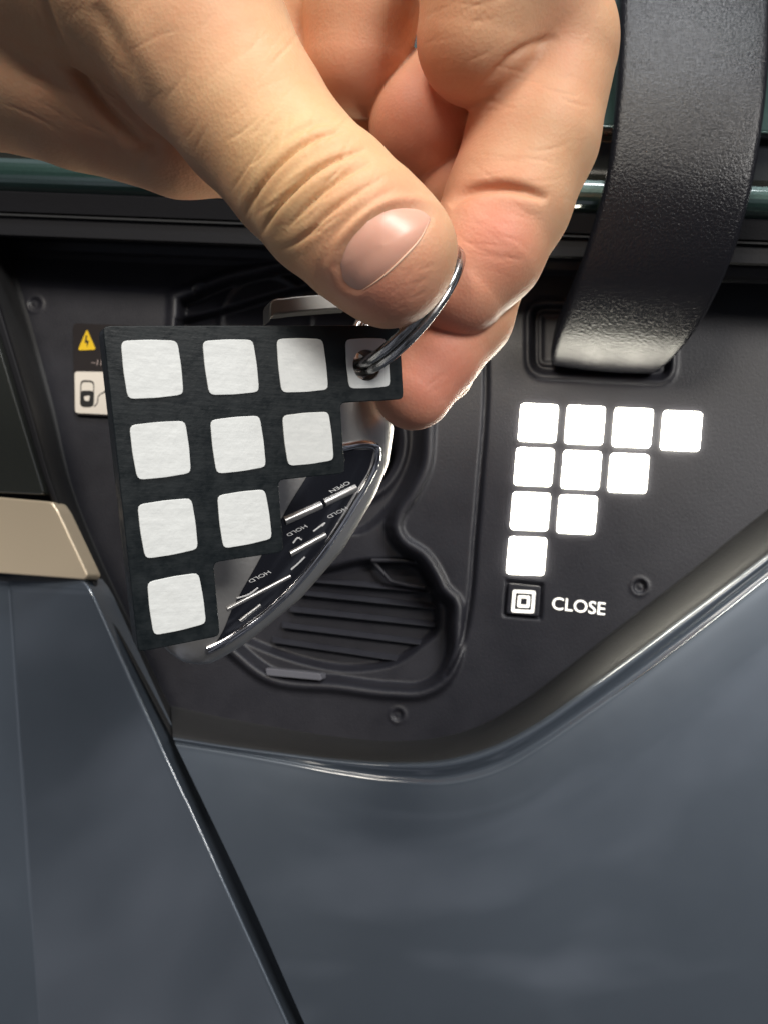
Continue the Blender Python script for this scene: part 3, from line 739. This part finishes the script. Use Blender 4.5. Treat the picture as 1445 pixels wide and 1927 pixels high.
# nail bed: slightly flattened plate with raised folds round it
NL = [(634, 500), (648, 462), (680, 422), (720, 394), (762, 386), (800, 392), (816, 406), (800, 440), (760, 486), (710, 530), (672, 552), (646, 538)]
NAIL = catmull(NL + [NL[0]], 60)[:-1]
dn = dist_poly(pu, pv, NAIL, True); inn = inside(pu, pv, NAIL)
sdn = np.where(inn, -dn, dn)
cut = ((pu - 634)*(.63) + (pv - 500)*(.77))                       # away from the free edge side
foldw = sstep(-(pu*.74 + pv*.67 - (740*.74 + 478*.67)), -25, 25)
disp += on_thumb*(-.16*(1 - sstep(sdn, -10, 4)) + .34*foldw*np.exp(-((sdn - 12)/10)**2))
hv = hv + N*disp[:, None]
hand = link('hand', hv, quads, None)
hand['label'] = 'bare hand pinching the steel ring between thumb and bent index finger'; hand['category'] = 'hand'
me = hand.data
# skin pigmentation: redder fingertips and knuckle folds, yellower thumb back
red = np.zeros(len(hv)); pale = np.zeros(len(hv))
def spot(u, v, y, r, w, arr):
    c = P(u, v, y); arr += w*np.exp(-((hv - c)**2).sum(1)/(2*r*r))
for s in ((690, 560, 93, 5, .55), (770, 400, 92, 3.5, .5), (610, 520, 92, 5, .35), (790, 560, 95, 5, .4), (930, 430, 110, 5.5, .75), (1000, 480, 110, 6, .3), (790, 720, 119, 7, .8), (880, 620, 121, 6, .35), (1030, 90, 112, 6, .2), (850, 740, 130, 7, .6), (870, 250, 122, 9, .3), (660, 100, 118, 9, .3), (790, 240, 120, 9, .5), (300, 280, 112, 12, .3), (850, 600, 112, 5, .4)):
    spot(*s, red)
for s in ((560, 340, 92, 9, .8), (450, 200, 94, 10, .35), (150, 60, 100, 12, .3)):
    spot(*s, pale)
dk = np.exp(-np.clip(disp + .12, -9, 0)*-3.5)                        # fold depth mask, not applied to the skin colour
cr = np.clip(-disp - .12, 0, .5)
base = np.array([0.67, 0.422, 0.258]); redc = np.array([0.69, 0.305, 0.215]); palec = np.array([0.70, 0.465, 0.25])
r_ = np.clip(red, 0, 1)[:, None]; p_ = np.clip(pale, 0, 1)[:, None]
colr = base*(1 - r_) + redc*r_; colr = colr*(1 - p_*(1 - r_)) + palec*p_*(1 - r_)
ca = me.color_attributes.new('skin', 'FLOAT_COLOR', 'POINT')
ca.data.foreach_set('color', np.c_[colr, np.ones(len(hv))].astype(np.float32).ravel())
def skin_material():
    m = bpy.data.materials.new('skin'); m.use_nodes = True; nt = m.node_tree; b = nt.nodes['Principled BSDF']
    at = nt.nodes.new('ShaderNodeVertexColor'); at.layer_name = 'skin'
    tc = nt.nodes.new('ShaderNodeTexCoord')
    nz = nt.nodes.new('ShaderNodeTexNoise'); nz.inputs['Scale'].default_value = 170; nz.inputs['Detail'].default_value = 8; nz.inputs['Roughness'].default_value = .7
    nt.links.new(tc.outputs['Object'], nz.inputs['Vector'])
    mr = nt.nodes.new('ShaderNodeMapRange'); mr.inputs[1].default_value = .3; mr.inputs[2].default_value = .7; mr.inputs[3].default_value = -.5; mr.inputs[4].default_value = .5
    nt.links.new(nz.outputs['Fac'], mr.inputs[0])
    hs = nt.nodes.new('ShaderNodeMix'); hs.data_type = 'RGBA'; hs.blend_type = 'MULTIPLY'
    cr_ = nt.nodes.new('ShaderNodeValToRGB'); cr_.color_ramp.elements[0].position = .3; cr_.color_ramp.elements[0].color = (1.0, .88, .84, 1)
    cr_.color_ramp.elements[1].position = .7; cr_.color_ramp.elements[1].color = (1, 1, 1, 1)
    nt.links.new(nz.outputs['Fac'], cr_.inputs[0]); hs.inputs[0].default_value = 1
    nt.links.new(at.outputs['Color'], hs.inputs[6]); nt.links.new(cr_.outputs[0], hs.inputs[7]); nt.links.new(hs.outputs[2], b.inputs['Base Color'])
    b.inputs['Roughness'].default_value = .54; b.inputs['Specular IOR Level'].default_value = .34
    b.inputs['Subsurface Weight'].default_value = .35; b.inputs['Subsurface Radius'].default_value = (1.0, .42, .26); b.inputs['Subsurface Scale'].default_value = .0018
    # broad blotches: pinker and sallower patches
    n0 = nt.nodes.new('ShaderNodeTexNoise'); n0.inputs['Scale'].default_value = 62; n0.inputs['Detail'].default_value = 3; nt.links.new(tc.outputs['Object'], n0.inputs['Vector'])
    r0 = nt.nodes.new('ShaderNodeValToRGB'); r0.color_ramp.elements[0].position = .35; r0.color_ramp.elements[0].color = (1, .90, .88, 1); r0.color_ramp.elements[1].position = .62; r0.color_ramp.elements[1].color = (1, 1, .97, 1)
    nt.links.new(n0.outputs['Fac'], r0.inputs[0])
    h0 = nt.nodes.new('ShaderNodeMix'); h0.data_type = 'RGBA'; h0.blend_type = 'MULTIPLY'; h0.inputs[0].default_value = .8
    nt.links.new(hs.outputs[2], h0.inputs[6]); nt.links.new(r0.outputs[0], h0.inputs[7]); nt.links.new(h0.outputs[2], b.inputs['Base Color'])
    v = nt.nodes.new('ShaderNodeTexVoronoi'); v.inputs['Scale'].default_value = 1900; nt.links.new(tc.outputs['Object'], v.inputs['Vector'])
    bp = nt.nodes.new('ShaderNodeBump'); bp.inputs['Distance'].default_value = .0001; bp.inputs['Strength'].default_value = .30; nt.links.new(v.outputs['Distance'], bp.inputs['Height'])
    n2 = nt.nodes.new('ShaderNodeTexNoise'); n2.inputs['Scale'].default_value = 420; n2.inputs['Detail'].default_value = 4; nt.links.new(tc.outputs['Object'], n2.inputs['Vector'])
    b2 = nt.nodes.new('ShaderNodeBump'); b2.inputs['Distance'].default_value = .0003; b2.inputs['Strength'].default_value = .12; nt.links.new(n2.outputs['Fac'], b2.inputs['Height'])
    nt.links.new(bp.outputs[0], b2.inputs['Normal'])
    # fine skin lines running across the fingers
    mp = nt.nodes.new('ShaderNodeMapping'); mp.inputs['Rotation'].default_value = (0, math.radians(40), 0); mp.inputs['Scale'].default_value = (1.0, .35, .22)
    nt.links.new(tc.outputs['Object'], mp.inputs['Vector'])
    n3 = nt.nodes.new('ShaderNodeTexNoise'); n3.inputs['Scale'].default_value = 1500; n3.inputs['Detail'].default_value = 4; n3.inputs['Roughness'].default_value = .6; nt.links.new(mp.outputs[0], n3.inputs['Vector'])
    b3 = nt.nodes.new('ShaderNodeBump'); b3.inputs['Distance'].default_value = .00018; b3.inputs['Strength'].default_value = .10; nt.links.new(n3.outputs['Fac'], b3.inputs['Height'])
    nt.links.new(b2.outputs[0], b3.inputs['Normal']); nt.links.new(b3.outputs[0], b.inputs['Normal'])
    return m
me.materials.append(skin_material())

# thumbnail plate
cn = NAIL.mean(0); rings = [0, .2, .4, .6, .75, .88, .96, 1.0]
def trace(u, v):
    d = np.stack([(u - CU)/F, np.ones_like(u), (CV - v)/F], -1); L = np.linalg.norm(d, axis=-1); d = d/L[..., None]
    t = np.full(u.shape, 80.0)
    for _ in range(60):
        p = d*t[..., None]; t = t + .8*group_sdf(p[..., 0], p[..., 1], p[..., 2], GROUPS[0])
    return d*t[..., None]
Gp = np.array([cn + (NAIL - cn)*max(r, .001) for r in rings])
Q3 = trace(Gp[..., 0], Gp[..., 1]).reshape(-1, 3)
ng = grad(Q3); lift = np.repeat(np.array([.50, .48, .42, .33, .22, .10, .0, -.25]) - .13, len(NAIL))
Q3 = Q3 + ng*lift[:, None]
nail_m = mat('nail', (0.74, 0.40, 0.30), 0.34, bump=[('noise', 300, .0002, .15)], var=.06, vscale=120)
nb = nail_m.node_tree.nodes['Principled BSDF']; nb.inputs['Subsurface Weight'].default_value = .3; nb.inputs['Subsurface Scale'].default_value = .0015; nb.inputs['Subsurface Radius'].default_value = (1, .4, .25)
link('thumbnail', Q3, grid_faces(len(rings), len(NAIL), True)[:, ::-1], nail_m, hand)
# pale free edge of the nail
fe = catmull([(808, 414), (794, 444), (757, 487), (709, 529), (680, 548)], 24)
q = trace(fe[:, 0], fe[:, 1]); q = q - grad(q)*.02
tube('nail_edge', q, np.sin(np.linspace(.15, math.pi - .15, 24))*.15, mat('nail_edge', (0.74, 0.50, 0.36), .5), hand, nseg=8)
